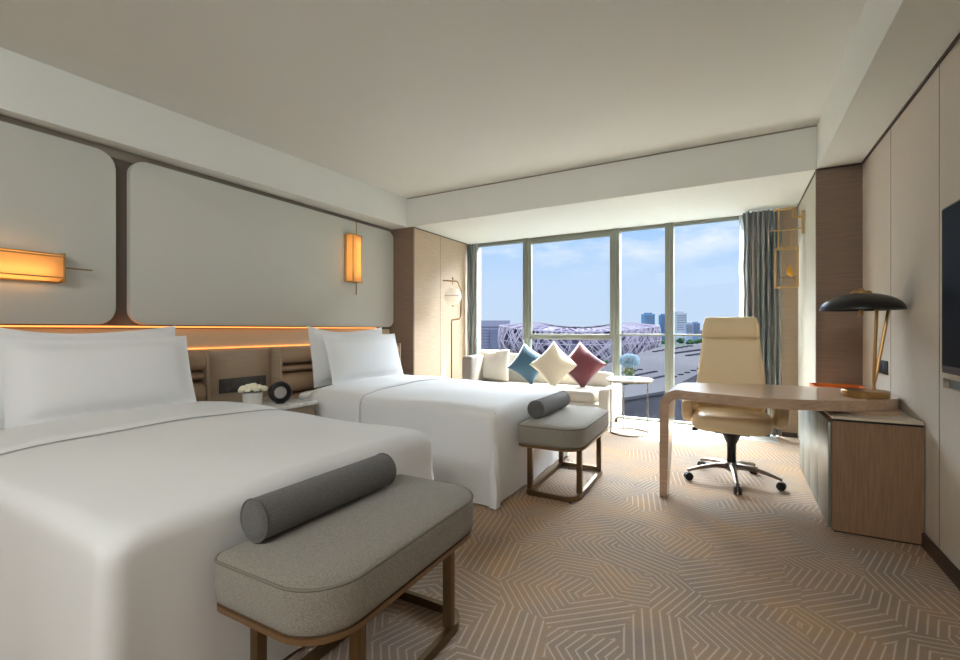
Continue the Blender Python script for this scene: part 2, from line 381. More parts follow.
# window wall : lower edge, frames and panes
struct('wall_window_base', B(-3.575, .43, YW+.10, YW+.14, -.3, .012), 'window_frame')
def window(name, x0, x1, fl, fr, zt, rail, top):
    """one bay: fl/fr frame widths, rail (z0,z1) cross rail"""
    bm = bm_new()
    if fl: box(bm, x0, x0+fl, YW-.02, YW+.10, 0, SO-.002, .004)
    if fr: box(bm, x1-fr, x1, YW-.02, YW+.10, 0, SO-.002, .004)
    box(bm, x0+fl, x1-fr, YW, YW+.08, zt, SO-.002, .003)
    box(bm, x0+fl, x1-fr, YW, YW+.08, .0, .03, .003)
    if rail: box(bm, x0+fl, x1-fr, YW, YW+.08, rail[0], rail[1], .004)
    o = struct(name, bm, 'window_frame', smooth=30)
    g = obj('pane', B(x0+fl, x1-fr, YW+.045, YW+.055, .03, zt), 'pane_glass', o, smooth=0)
    if top:   # opening sash inside this bay
        s = bm_new(); a0, a1 = x0+fl+.002, x1-fr-.002
        box(s, a0, a0+.03, YW-.015, YW+.04, rail[1], zt-.001, .004); box(s, a1-.03, a1, YW-.015, YW+.04, rail[1], zt-.001, .004)
        box(s, a0+.03, a1-.03, YW-.015, YW+.04, zt-.05, zt-.001, .004); box(s, a0+.03, a1-.03, YW-.015, YW+.04, rail[1], rail[1]+.03, .004)
        obj('sash', s, 'window_frame', o, smooth=30)
    return o
window('window_1', -3.45, -2.61, .04, .05, 2.42, None, False)
window('window_2', -2.608, -1.347, .045, .045, 2.43, (1.02, 1.065), True)
window('window_3', -1.345, -.702, .045, .05, 2.43, (1.075, 1.10), False)
window('window_4', -.70, .434, .045, .04, 2.43, (1.075, 1.10), False)

# ============================================================ BEDROOM LEFT SIDE
# ledge, back board and light strips behind the headboards
struct('trim_13', B(XL-.035, -3.455, .2, 4.04, .95, .985), 'wood_grey')
def strip(z, x, y0, y1):
    o = obj('light_strip', B(x, x+.02, y0, y1, z, z+.012, .002), 'led'); return o
tag(strip(1.168, XL+.0, .3, 4.3), 'warm orange light strip running under the upholstered wall panels', 'light strip')
tag(strip(.987, XL-.03, .3, 4.3), 'warm orange light strip along the back of the ledge behind headboards', 'light strip')
mat('niche_board', srgb(206, 192, 160), .6)
struct('trim_14', B(XL-.038, XL-.03, .2, 4.6, 1.0, 1.16), 'niche_board')
# wooden panel between the headboards
t = thing('wooden_divider', 'grey-brown wood back panel between the two beds with a black socket strip', 'panel', (-3.42, 2.185, 0))
obj('board', B(-.03, .0, -.284, .284, 0.02, .985, .003), 'wood_grey', t)
bm = B(0, .012, -.155, .235, .665, .775, .003); s = obj('socket_strip', bm, 'socket_grey', t)
for i in range(5):
    y = -.145+.077*i
    bm = B(.012, .016, y, y+.06, .678, .762, .002)
    for k in range(3): box(bm, .016, .018, y+.008+.017*k, y+.018+.017*k, .70, .74)
    obj('switch', bm, 'socket_grey', s)
def headboard(y0, y1, label):
    t = thing('headboard', label, 'headboard', (-3.42, (y0+y1)/2, 0), group='padded headboards'); hw = (y1-y0)/2
    for s in (-1, 1):
        obj('side_board', B(-.03, .12, s*hw-(.022 if s > 0 else 0), s*hw+(.022 if s < 0 else 0), .0, 1.0, .004), 'wood_grey', t)
    obj('back_board', B(-.03, .0, -hw+.023, hw-.023, .02, .985), 'wood_grey', t)
    for z0, z1, d in ((.30, .445, .10), (.45, .595, .11), (.60, .785, .115), (.79, .848, .095), (.853, .995, .115)):
        bm = bm_new(); rings = []
        n = 8; prof = [(0, z0)]+[(d*math.sin(i/n*PI)**.26 if 0 < i < n else 0.01, z0+(z1-z0)*i/n) for i in range(n+1)]+[(0, z1)]
        loft(bm, [[(x+.0005, -hw+.026, z) for x, z in prof], [(x+.0005, hw-.026, z) for x, z in prof]])
        obj('cushion_roll', bm, 'leather_pad', t, smooth=50)
    return t
headboard(.33, 1.895, 'tan padded headboard with horizontal rolls behind the nearer bed')
headboard(2.475, 4.04, 'tan padded headboard with horizontal rolls behind the farther bed')

def bed_top(x, y, hx, hy):
    f = max(0, 1-(abs(y)/hy)**2.4)
    g = max(0, 1-max(0, x/hx)**5)
    return .045*f*(.35+.65*g) + .004*math.sin(7*x+3*y) + .003*math.sin(11*y-4*x)
def make_bed(cy, label, dlabel, seed):
    x0, x1 = -3.29, -1.345; hy = .70
    b = thing('bed', label, 'bed', ((x0+x1)/2, cy, 0), group='twin beds')
    hx = (x1-x0)/2
    obj('bed_base', prism(bm_new(), rrect(-hx+.02, hx-.06, -hy+.06, hy-.06, .03, 3), .0, .30), 'white_linen', b)
    bm = bm_new(); rr = []
    for d, z in ((.045, .301), (.04, .34), (.04, .58), (.05, .605), (.08, .62), (.14, .628), (.4, .636)):
        rr.append([(x, y, z) for x, y in rrect(-hx+d-.04, hx-d-.015, -hy+d, hy-d, .06, 4)])
    loft(bm, rr); obj('mattress', bm, 'white_linen', b, smooth=60)
    # duvet hanging to the floor
    rnd = random.Random(seed)
    dx0 = -hx+.14
    d = thing('duvet', dlabel, 'duvet', ((x0+x1)/2, cy, 0), group='white duvets')
    bm = bm_new(); NS = 40; rr = []
    zs = [(0, .012), (0, .06), (0, .12), (0, .2), (0, .3), (0, .4), (0, .48), (0, .55), (0, .58)]
    def outline(dd, r):
        return dens(rrect(dx0+dd, hx-dd, -hy+dd, hy-dd, r, 6))
    def dens(p):
        out = []
        for i in range(len(p)):
            a, c = p[i], p[(i+1) % len(p)]; L = math.dist(a, c); k = max(1, KS[i])
            for j in range(k): out.append((a[0]+(c[0]-a[0])*j/k, a[1]+(c[1]-a[1])*j/k))
        return out
    base = rrect(dx0, hx, -hy, hy, .05, 6); KS = [max(1, round(math.dist(base[i], base[(i+1) % len(base)])/.035)) for i in range(len(base))]
    ph = [rnd.uniform(0, 6) for _ in range(6)]
    def wob(x, y, z):
        s = x*1.0+y*1.3
        w = (.010*math.sin(5*s+ph[0])+.006*math.sin(11*s+ph[1])+.004*math.sin(19*s+ph[2]))*(1-z/.58)
        # corner pleats at the foot
        for sy in (-1, 1):
            dist = math.hypot(x-hx, y-sy*hy); w += .022*math.exp(-(dist/.07)**2)*(1-(z/.64)**2)
        return w
    for dd, z in zs:
        pts = []
        for x, y in outline(0, .05):
            w = wob(x, y, z); L = math.hypot(x/hx, y/hy)
            nx = 1 if x > hx-.02 else 0; ny = (1 if y > 0 else -1) if abs(y) > hy-.02 else 0
            pts.append((x+nx*w, y+ny*w, z))
        rr.append(pts)
    R = .055
    for i in range(1, 6):
        a = i/5*PI/2; dd = R*(1-math.cos(a)); z = .58+R*math.sin(a)
        rr.append([(x, y, z+bed_top(x, y, hx, hy)*(i/5)) for x, y in outline(dd, .05+.012*i)])
    for dd in (.10, .14, .19, .25, .32, .39, .46, .53, .60, .64, .67):
        rr.append([(x, y, .635+bed_top(x, y, hx, hy)) for x, y in outline(dd, max(.008, min(.15, (hy-dd)*.4)))])
    rs = loft(bm, rr, cap0=False); cover = obj('cover', bm, 'white_linen', d, smooth=70)
    for sy in (-1, 1):      # loose cloth pleat hanging at each foot corner
        bm = bm_new(); rows = []
        for i in range(13):
            z = .010+.600*i/12; k = (1-i/12)**.8; o = -.010+.046*k+.005*math.sin(i*1.3+ph[4])
            ox_, oy_ = hx-.030+o*.7, sy*(hy-.030+o*.7); wd = .010+.020*k
            ex = .004*math.sin(i*.9+ph[5])
            ox_ += .010*k; oy_ += sy*.006*k; rows.append([(ox_-wd+ex, oy_+sy*.014, z), (ox_+.012*k, oy_+sy*(.022*k), z), (ox_+.026*k+ex, oy_+sy*(.020*k), z), (ox_+.024, oy_-sy*wd*1.2, z), (ox_-.012, oy_-sy*.012, z)])
        loft(bm, rows); obj('corner_pleat', bm, 'white_linen', d, smooth=70)
    # turned-back hem lying across the bed
    def prof(x, off):
        p = []
        for i in range(8): p.append((-hy-off-.008, .03+i*.55/7))
        for i in range(1, 6): a = i/5*PI/2; p.append((-hy+R*(1-math.cos(a))-off*math.cos(a), .58+(R+off)*math.sin(a)+bed_top(x, -hy+R*(1-math.cos(a)), hx, hy)*i/5))
        n = 24
        for i in range(1, n): y = -hy+R+(2*hy-2*R)*i/n; p.append((y, .635+off+bed_top(x, y, hx, hy)))
        return p + [(-a, c) for a, c in p[:13][::-1]]
    bm = bm_new(); xa = dx0+.10
    edge = lambda i, n: .018*math.sin(i/n*7+ph[3])+.05*math.sin(i/n*PI)*(-1)
    rr = []
    for q in range(9):
        u = q/8; row = []
        pp = prof(xa, .0); n = len(pp)
        for i in range(n):
            xx = xa+(.57+edge(i, n-1))*u
            off = .014 if u < .999 else .005
            y, z = prof(xx, off)[i]; row.append((xx, y, z))
        rr.append(row)
    loft(bm, rr, False, False, closed=False); obj('turned_back_hem', bm, 'white_linen', d, smooth=70, solid=.006)
    # thin grey line along the edge of the turned-back hem
    bm = bm_new(); pts = [(rr[-1][i][0]+.003, rr[-1][i][1], rr[-1][i][2]+.001) for i in range(5, len(rr[-1])-5)]
    tube(bm, pts, .0012, 6); obj('hem_edge_line', bm, 'fold_line', d)
    return b
CY1, CY2 = 1.215, 3.275
make_bed(CY1, 'nearer twin bed with white mattress in the left foreground', 'white duvet draped to the floor over the nearer twin bed', 3)
make_bed(CY2, 'farther twin bed with white mattress between nightstand and window side', 'white duvet draped to the floor over the farther twin bed', 5)

def pillow_bm(w, h, t, flange=0.0, conc=.04, n=22, sag=0):
    """cushion in the XZ plane (x width, z height), thickness along y"""
    bm = bm_new(); V = {}
    for s in (1, -1):
        for i in range(n+1):
            for j in range(n+1):
                u, v = -1+2*i/n, -1+2*j/n
                edge = (i in (0, n)) or (j in (0, n))
                if s == -1 and edge: V[s, i, j] = V[1, i, j]; continue
                fu, fv = (w/2)/(w/2+flange), (h/2)/(h/2+flange)
                uu, vv = min(1, abs(u)/fu), min(1, abs(v)/fv)
                th = t/2*((1-uu**2.6)*(1-vv**2.6))**.5
                x = u*(w/2+flange)*(1-conc*(1-v*v)); z = v*(h/2+flange)*(1-conc*(1-u*u))
                z -= sag*(1-u*u)*max(0, v)
                th += 0 if edge else .002
                V[s, i, j] = bm.verts.new((x, s*th, z + .004*math.sin(9*x)*v))
    for s in (1, -1):
        for i in range(n):
            for j in range(n):
                q = [V[s, i, j], V[s, i+1, j], V[s, i+1, j+1], V[s, i, j+1]]
                bm.faces.new(q if s == -1 else q[::-1])
    return bm
def pillow(name, w, h, t, m, loc, rz, lean, label, cat='pillow', group=None, flange=0, roll=0, conc=.04, sag=0, n=22):
    bm = pillow_bm(w, h, t, flange, conc, n, sag)
    xf(bm, Matrix.Rotation(roll, 4, 'Y'))
    o = obj(name, bm, m, smooth=80)
    o.rotation_euler = (lean, 0, rz); o.location = loc
    return tag(o, label, cat, group)
# pillows face +X : width along Y
pillow('pillow', .86, .46, .16, 'white_pillow', (-3.225, 1.175, .918), PI/2, -.16, 'white flanged pillow leaning on the headboard of the nearer bed, behind its front pillow', group='bed pillows', flange=.04, sag=.05, conc=.02)
pillow('pillow', .80, .38, .17, 'white_pillow', (-3.07, 1.205, .895), PI/2, -.28, 'front white flanged pillow on the nearer bed', group='bed pillows', flange=.04, sag=.015, conc=.02)
pillow('pillow', .88, .46, .16, 'white_pillow', (-3.225, 3.20, .918), PI/2, -.16, 'white flanged pillow leaning on the headboard of the farther bed, behind its front pillow', group='bed pillows', flange=.04, sag=.05, conc=.02)
pillow('pillow', .88, .38, .17, 'white_pillow', (-3.07, 3.25, .895), PI/2, -.28, 'front white flanged pillow on the farther bed', group='bed pillows', flange=.04, sag=.015, conc=.02)

# nightstand
t = thing('nightstand', 'nightstand with pale marble top between the two beds', 'nightstand', (-3.12, 2.205, 0))
obj('body', B(-.26, .25, -.245, .245, .06, .57, .004), 'wood_grey', t)
obj('base', B(-.25, .22, -.22, .22, 0, .06), 'baseboard_dark', t)
obj('marble_top', B(-.265, .28, -.255, .255, .5705, .60, .004), 'marble', t)
for z in (.09, .32):
    f = obj('drawer', B(.25, .268, -.235, .235, z, z+.20, .003), 'wood_grey', t)
    obj('handle', B(.268, .28, -.07, .07, z+.15, z+.165, .002), 'brass', f)
# flower pot
t = thing('flower_pot', 'small square white pot of cream roses on the nightstand', 'flower pot', (-3.07, 2.07, .6005)); t.scale = (1.12, 1.12, 1.12)
bm = bm_new(); loft(bm, [[(x, y, 0) for x, y in rrect(-.042, .042, -.042, .042, .008, 3)], [(x, y, .085) for x, y in rrect(-.046, .046, -.046, .046, .008, 3)]])
obj('pot', bm, 'ceramic', t)
bm = bm_new()
for i in range(16):
    a = i*2.4; r = .062*math.sqrt(i/16)
    sphere(bm, (r*math.cos(a), r*math.sin(a), .100), .026, 1, .5, .3, 8, 6)
obj('foliage', bm, 'leaf', t)
for i in range(17):
    a = i*2.399; r = .072*math.sqrt((i+.3)/17); c = Vector((r*math.cos(a), r*math.sin(a)*1.0, .135-.40*r+random.uniform(-.004, .004)))
    bm = bm_new()
    for k in range(3):       # nested petal cups
        rr = .021-.005*k; m = 5
        for p in range(m):
            q = p*2*PI/m+k*.6+a
            sphere(bm, c+Vector((math.cos(q)*rr*.55, math.sin(q)*rr*.55, .003*k)), rr*.75, .8, .8, 1.05, 7, 5)
    obj('rose', bm, 'rose', t, smooth=60)
# round alarm clock
t = thing('alarm_clock', 'round black alarm clock with grey dial on the nightstand', 'clock', (-2.97, 2.225, .6005), math.radians(-28))
def disc_y(bm, prof, n=36, cz=.083):   # lathe around the X axis
    rs = [ring(bm, [(x, r*math.cos(i*2*PI/n), cz+r*math.sin(i*2*PI/n)) for i in range(n)]) for r, x in prof]
    for a, b in zip(rs, rs[1:]): bridge(bm, a, b)
    bm.faces.new(rs[0][::-1]); bm.faces.new(rs[-1]); return bm
obj('case', disc_y(bm_new(), [(.060, -.034), (.074, -.026), (.082, -.01), (.082, .014), (.074, .030), (.058, .034), (.050, .026), (.046, .014)]), 'black', t)
obj('dial', disc_y(bm_new(), [(.046, .0142), (.042, .020), (.001, .021)]), 'clock_face', t)
obj('foot', B(-.024, .024, -.03, .03, 0, .012, .003), 'black', t)
# wall lamps (horizontal and vertical version of the same lamp)
def wall_lamp(loc, vertical, label, L=.60):
    t = thing('wall_lamp', label, 'wall lamp', loc, group='brass wall lamps with amber shades')
    def mk(name, bm, m):
        if vertical: xf(bm, Matrix.Rotation(PI/2, 4, 'X'))
        return obj(name, bm, m, t, smooth=30)
    h = L/2; w = .088
    bm = B(0, .012, -h, h, -w-.01, w+.01, .003); mk('back_plate', bm, 'brass_matte')
    for s in (-1, 1): mk('end_plate', B(.012, .10, s*h-.006, s*h+.006, -w-.008, w+.008, .002), 'brass_matte')
    o = [(.012, -w), (.085, -w*.75), (.11, -w*.55), (.11, w*.55), (.085, w*.75), (.012, w)]
    bm = bm_new(); q = [(x, z) for x, z in [(.03, -w), (.10, -w*.80), (.105, -w*.72), (.105, w*.72), (.10, w*.80), (.03, w)]]
    a = [[(x, -h+.008, z) for x, z in q], [(x, h-.008, z) for x, z in q]]
    loft(bm, a, False, False, closed=False)
    s = mk('shade', bm, 'lamp_fabric')
    bm = bm_new()
    for z in (-w*.76, w*.76): box(bm, .1025, .108, -h+.006, h-.006, z-.004, z+.004)
    mk('shade_trim', bm, 'brass_matte')
    mk('tube_light', tube(bm_new(), [(.050, -h+.05, -.03), (.050, h-.05, -.03)], .010, 10), 'tube')
    mk('rod', tube(bm_new(), [(.09, -h-.15, 0), (.09, -h+.008, 0)], .005, 8), 'brass')
    mk('rod', tube(bm_new(), [(.09, h-.008, 0), (.09, h+.15, 0)], .005, 8), 'brass')
    return t
wall_lamp((XL+.0205, .945, 1.555), False, 'horizontal brass wall lamp with amber shade glowing over the nearer bed')
wall_lamp((XL+.0205, 3.86, 1.975), True, 'vertical brass wall lamp with amber shade glowing over the farther bed', .54)

# ============================================================ BENCHES AND BOLSTERS
def outline_ring(x0, x1, y0, y1, r, z, ins=0):
    r = [max(.004, q-ins) for q in r]
    return [(x, y, z) for x, y in rrect(x0+ins, x1-ins, y0+ins, y1-ins, tuple(r), 10)]
def make_bench(loc, label, HL=.445, rz=0):
    t = thing('bench', label, 'bench', loc, rz, group='upholstered benches at the bed feet')
    X0, X1, Y0, Y1 = -.225, .225, -HL, HL; R = (.05, .15, .15, .05)
    bm = bm_new(); rr = []
    for ins, z in ((.012, .372), (.002, .385), (0, .41), (0, .47), (.0, .492), (.008, .503), (.03, .512), (.07, .518), (.12, .521), (.17, .522), (.20, .522)):
        rr.append(outline_ring(X0, X1, Y0, Y1, R, z, ins))
    loft(bm, rr); obj('seat_cushion', bm, 'tweed', t, smooth=60)
    bm = bm_new(); tube(bm, outline_ring(X0, X1, Y0, Y1, R, .497, .002), .0045, 6, closed=True); obj('piping', bm, 'tweed_piping', t)
    bm = bm_new(); loft(bm, [outline_ring(X0, X1, Y0, Y1, R, z, i) for i, z in ((.012, .352), (.004, .356), (.004, .371))]); obj('seat_rim', bm, 'rim_wood', t)
    fx0, fx1, fy0, fy1 = -.185, .183, -HL+.07, HL-.07; FR = (.03, .10, .10, .03)
    bm = bm_new()
    A = outline_ring(fx0, fx1, fy0, fy1, FR, 0); I = outline_ring(fx0, fx1, fy0, fy1, FR, 0, .022)
    vs = [[bm.verts.new((x, y, z)) for x, y, _ in Q] for Q, z in ((A, .006), (A, .040), (I, .040), (I, .006))]
    for a, b in zip(vs, vs[1:]+vs[:1]): bridge(bm, a, b)
    obj('floor_frame', bm, 'bronze', t)
    for x, y in ((fx0+.018, fy0+.05), (fx0+.018, fy1-.05), (fx1-.018, fy0+.12), (fx1-.018, fy1-.12)):
        obj('leg', B(x-.017, x+.017, y-.017, y+.017, .0405, .3515, .002), 'bronze', t)
    for x, y in ((fx0+.018, fy0+.05), (fx0+.018, fy1-.05), (fx1-.05, fy0+.012), (fx1-.05, fy1-.012)):
        obj('glide', B(x-.01, x+.01, y-.01, y+.01, 0, .006), 'black', t)
    return t
make_bench((-1.095, 1.18, 0), 'grey tweed bench on bronze frame at the foot of the nearer bed', .43, .02)
make_bench((-1.095, 3.30, 0), 'grey tweed bench on bronze frame at the foot of the farther bed', .465, .02)
def bolster(loc, label, L=.58, r=.063, rz=0):
    bm = bm_new(); n = 28; rr = []
    for y, k in ((-L/2, .2), (-L/2, .6), (-L/2+.002, .86), (-L/2+.008, .965), (-L/2+.018, 1), (-L/4, .995), (0, 1), (L/4, .995), (L/2-.018, 1), (L/2-.008, .965), (L/2-.002, .86), (L/2, .6), (L/2, .2)):
        rr.append([(r*k*math.cos(i*2*PI/n), y, r+r*k*math.sin(i*2*PI/n)) for i in range(n)])
    t = thing('bolster', label, 'bolster', loc, rz, group='grey bolsters on the benches')
    loft(bm, rr); obj('cover', bm, 'bolster_grey', t, smooth=60)
    for s in (-1, 1):
        bm = bm_new(); tube(bm, [(r*.985*math.cos(i*2*PI/n), s*(L/2-.006), r+r*.985*math.sin(i*2*PI/n)) for i in range(n)], .0035, 6, closed=True); obj('piping', bm, 'bolster_grey', t)
    return t
bolster((-1.24, 1.125, .5235), 'dark grey bolster lying on the bench of the nearer bed')
bolster((-1.23, 3.28, .5235), 'dark grey bolster lying on the bench of the farther bed')

# ============================================================ WINDOW SIDE
# sofa
SX0, SX1 = -3.20, -1.24
t = thing('sofa', 'pale upholstered low sofa along the window', 'sofa', ((SX0+SX1)/2, 5.6, 0)); cx = (SX0+SX1)/2
def bl(x0, x1, y0, y1, z0, z1, bev=.02, m='sofa_cloth', name='part'):
    return obj(name, B(x0-cx, x1-cx, y0-5.6, y1-5.6, z0, z1, bev, 3), m, t, smooth=40)
bl(SX0+.02, SX1-.04, 5.20, 5.86, .08, .30, .01, 'sofa_cloth', 'base')
bm = bm_new()      # back: high on the left, stepping down behind the cushions
prof = [(SX0, .09), (SX0, .80), (SX0+.02, .82), (-2.50, .82), (-2.42, .805), (-2.33, .74), (-2.24, .665), (-2.14, .63), (-1.38, .61), (-1.35, .59), (-1.35, .30), (-1.35, .09)]
loft(bm, [[(x-cx, y, z) for x, z in prof] for y in (.14, .27)], True, True); obj('backrest', bm, 'sofa_cloth', t, smooth=30)
bl(SX0, SX0+.16, 5.18, 5.735, .09, .80, .03, 'sofa_grey', 'armrest')
bl(-1.345, SX1, 5.10, 5.86, .09, .475, .02, 'sofa_cloth', 'armrest')
bl(SX0+.165, -1.40, 5.12, 5.735, .305, .44, .04, 'seat_cloth', 'seat_cushion')
for x in (SX0+.06, SX1-.06):
    for y in (5.24, 5.80): obj('leg', B(x-.02-cx, x+.02-cx, y-.02-5.6, y+.02-5.6, 0, .09), 'bronze', t)
pillow('cushion', .46, .44, .16, 'cushion_white', (-2.90, 5.56, .665), 0, -.10, 'square white cushion at the left end of the window sofa', 'cushion', 'sofa cushions', conc=.05)
pillow('cushion', .42, .42, .16, 'cushion_teal', (-2.40, 5.57, .70), .2, -.20, 'teal blue cushion standing on its corner on the sofa', 'cushion', 'sofa cushions', roll=PI/4-.22, conc=.11)
pillow('cushion', .44, .44, .16, 'cushion_cream', (-1.98, 5.40, .712), .28, -.22, 'cream cushion standing on its corner on the sofa', 'cushion', 'sofa cushions', roll=PI/4, conc=.11)
pillow('cushion', .44, .44, .16, 'cushion_red', (-1.67, 5.56, .705), .28, -.16, 'dark red cushion standing on its corner on the sofa', 'cushion', 'sofa cushions', roll=PI/4-.06, conc=.11)
# curtains
def curtain(name, x0, x1, y, folds, label, m='curtain_cloth', amp=.045, cat='curtain', th=.004):
    bm = bm_new(); n = folds*10; rows = []
    for zi in range(9):
        z = .015+(SO-.035)*zi/8; row = []
        for i in range(n+1):
            u = i/n; x = x0+(x1-x0)*u
            a = amp*(1-.25*zi/8)
            row.append((x+.008*math.sin(3*zi+i), y+a*math.sin(u*folds*2*PI)+.25*a*math.sin(u*folds*4.7+1.3), z))
        rows.append(row)
    loft(bm, rows, False, False, closed=False)
    o = obj(name, bm, m, smooth=80, solid=th); return tag(o, label, cat, 'window drapes' if cat == 'curtain' else None)
curtain('curtain', .085, .43, 5.80, 7, 'full-height grey and teal curtain gathered right of the window')
curtain('curtain', -3.56, -3.38, 5.925, 3, 'narrow grey and teal curtain gathered left of the window', amp=.03)
curtain('sheer_curtain', .045, .12, 5.93, 2, 'thin white sheer strip beside the right curtain', 'sheer', .02, 'sheer curtain', .001)
# side table
tx, ty = -1.03, 5.24
t = thing('side_table', 'round marble-topped side table on a thin metal ring base by the window', 'side table', (tx, ty, 0))
obj('table_top', lathe(bm_new(), [(.24, .583), (.25, .586), (.252, .604), (.245, .608), (.001, .608)], n=40), 'marble', t)
obj('rim', lathe(bm_new(), [(.225, .571), (.235, .571), (.235, .5825), (.225, .5825)], n=40), 'steel_dull', t)
obj('floor_ring', tube(bm_new(), [(.205*math.cos(i*PI/20), .205*math.sin(i*PI/20), .008) for i in range(40)], .008, 8, closed=True), 'steel_dull', t)
for i in range(3):
    a = math.radians(-60+29.4+i*120) - 1.0
    a = [math.radians(29.4), math.radians(209.4), math.radians(119.4)][i]
    obj('leg', tube(bm_new(), [(.205*math.cos(a), .205*math.sin(a), .016), (.205*math.cos(a), .205*math.sin(a), .571)], .007, 8), 'steel_dull', t)
# vase of hydrangea
t = thing('flower_vase', 'short glass vase with a blue hydrangea on the round side table', 'vase', (tx, ty, .6085))
obj('glass', lathe(bm_new(), [(.045, 0), (.052, .006), (.062, .06), (.062, .11), (.050, .13), (.047, .13), (.058, .11), (.058, .06), (.048, .01), (.001, .01)], n=28), 'vase_glass', t)
bm = bm_new(); lathe(bm, [(.040, .035), (.055, .05), (.057, .095), (.048, .115), (.001, .118)], n=24)
obj('leaf_lining', bm, 'vase_water', t)
bm = bm_new(); rn = random.Random(4)
for i in range(150):     # florets of four petals over a dome
    z = 1-2*(i+.5)/150; a = i*2.39996; r = math.sqrt(1-z*z)
    if z < -.75: continue
    nrm = Vector((r*math.cos(a), r*math.sin(a), z)); c = Vector((nrm.x*.108, nrm.y*.108, .195+nrm.z*.078)); s = nrm.orthogonal().normalized(); u = nrm.cross(s)
    a0 = rn.uniform(0, PI)
    for k in range(4):
        q = a0+k*PI/2; d = s*math.cos(q)+u*math.sin(q); e2 = s*-math.sin(q)+u*math.cos(q)
        p = [c, c+d*.012+e2*.009+nrm*.004, c+d*.021+nrm*.002, c+d*.012-e2*.009+nrm*.004]
        bm.faces.new([bm.verts.new(v) for v in p])
sphere(bm, (0, 0, .195), .098, 1, 1, .72, 16, 10)
obj('flower_head', bm, 'hydrangea', t, smooth=0)
# floor lamp
lx, ly = -3.30, 5.12
t = thing('floor_lamp', 'brass floor lamp with bent stem and glowing white globe beside the wood panelled pier', 'floor lamp', (lx, ly, 0))
c = (math.cos(YAW), math.sin(YAW))
def off(d, z, e=0): return (c[0]*d-c[1]*e, c[1]*d+c[0]*e, z)
obj('base', lathe(bm_new(), [(.14, 0), (.14, .012), (.13, .018), (.001, .018)], n=36), 'brass', t)
obj('stem', tube(bm_new(), [off(-.015, .018), off(-.015, 1.26), off(-.010, 1.285), off(.085, 1.30), off(.105, 1.33), off(.115, 1.68), off(.065, 1.80), off(.03, 1.805), off(-.12, 1.815)], .0105, 10), 'brass', t)
bm = tube(bm_new(), [off(0, 1.76), off(0, 1.84)], .007, 8); sphere(bm, off(0, 1.845), .014)
obj('finial', bm, 'brass', t); obj('stem_tip', sphere(bm_new(), off(-.12, 1.815), .013), 'brass', t)
obj('lower_cap', lathe(bm_new(), [(.001, 0), (.012, .004), (.02, .018)], n=16, cz=1.462), 'brass', t)
bm = bm_new(); sphere(bm, (0, 0, 1.60), .118, u=32, v=20); g = obj('globe', bm, 'globe_glass', t, smooth=80)
bm = bm_new(); tube(bm, [(.1185*math.cos(i*PI/20), .1185*math.sin(i*PI/20), 1.605) for i in range(40)], .003, 6, closed=True); obj('globe_band', bm, 'bronze', g)
obj('stem_joint', lathe(bm_new(), [(.011, 0), (.011, .04)], *off(-.015, 0)[:2], n=12, cz=.95), 'brass', t)
# hanging bird cage ornament
t = thing('birdcage_ornament', 'open brass birdcage frame hanging from a wall bracket at right of the window', 'ornament', (.584, 5.36, 1.55))
def bb(name, *bars):
    bm = bm_new()
    for a, b2, w in bars: bar(bm, a, b2, w, w)
    return obj(name, bm, 'brass_matte', t)
bb('bracket', ((-.012, 0, .54), (-.012, 0, .76), .022), ((-.012, 0, .70), (-.10, 0, .70), .02), ((-.09, 0, .70), (-.09, 0, .80), .02), ((-.09, 0, .79), (-.25, 0, .79), .02))
bb('crossbar', ((-.012, 0, .585), (-.285, 0, .585), .010))
bb('hanger', ((-.21, 0, .78), (-.21, 0, .405), .010)); bb('hanger', ((-.105, 0, .585), (-.105, 0, .405), .010))
f = []
for y in (-.06, .06):
    f += [((-.235, y, .02), (-.235, y, .405), .010), ((-.055, y, .02), (-.055, y, .405), .010), ((-.235, y, .40), (-.055, y, .40), .012), ((-.235, y, .02), (-.055, y, .02), .012)]
for x in (-.235, -.055):
    for z in (.02, .40): f.append(((x, -.06, z), (x, .06, z), .010))
bb('cage_frame', *f)
obj('perch', tube(bm_new(), [(-.205, -.03, .118), (-.055, .0, .118)], .004, 6), 'bronze', t)
# bird (top-level: it sits on the perch)
bm = bm_new()
ax = [(-.028, .016, .006), (-.020, .024, .016), (-.005, .034, .023), (.012, .050, .022), (.022, .066, .016), (.027, .078, .0155), (.026, .090, .012), (.024, .098, .004)]
rr = []
for x, z, r in ax: rr.append([(x+r*.45*math.cos(q*2*PI/12)*0+ (-r*.5*math.sin(q*2*PI/12)), r*.85*math.cos(q*2*PI/12), z+r*.9*math.sin(q*2*PI/12)) for q in range(12)])
loft(bm, rr)
b = thing('bird_figurine', 'little golden bird figurine perched inside the hanging cage frame', 'figurine', (.584-.135, 5.346, 1.666), PI); b.scale = (1.25, 1.25, 1.25); b.rotation_euler = (0, math.radians(-25), PI)
obj('body', bm, 'bird_gold', b, smooth=80)
bm = bm_new(); loft(bm, [[(-.02, -.008, .022), (-.02, .008, .022), (-.02, .008, .028), (-.02, -.008, .028)], [(-.066, -.006, -.012), (-.066, .006, -.012), (-.066, .006, -.009), (-.066, -.006, -.009)]]); obj('tail', bm, 'bronze', b)
bm = bm_new(); loft(bm, [[(.036+.005*0, .004*math.cos(q), .084+.004*math.sin(q)) for q in (0, 1.57, 3.14, 4.71)], [(.052, .0006*math.cos(q), .082+.0006*math.sin(q)) for q in (0, 1.57, 3.14, 4.71)]]); obj('beak', bm, 'bronze', b)
bm = bm_new()
for y in (-.007, .007): tube(bm, [(0, y, .02), (0, y, .008)], .002, 5)
obj('legs', bm, 'bronze', b)

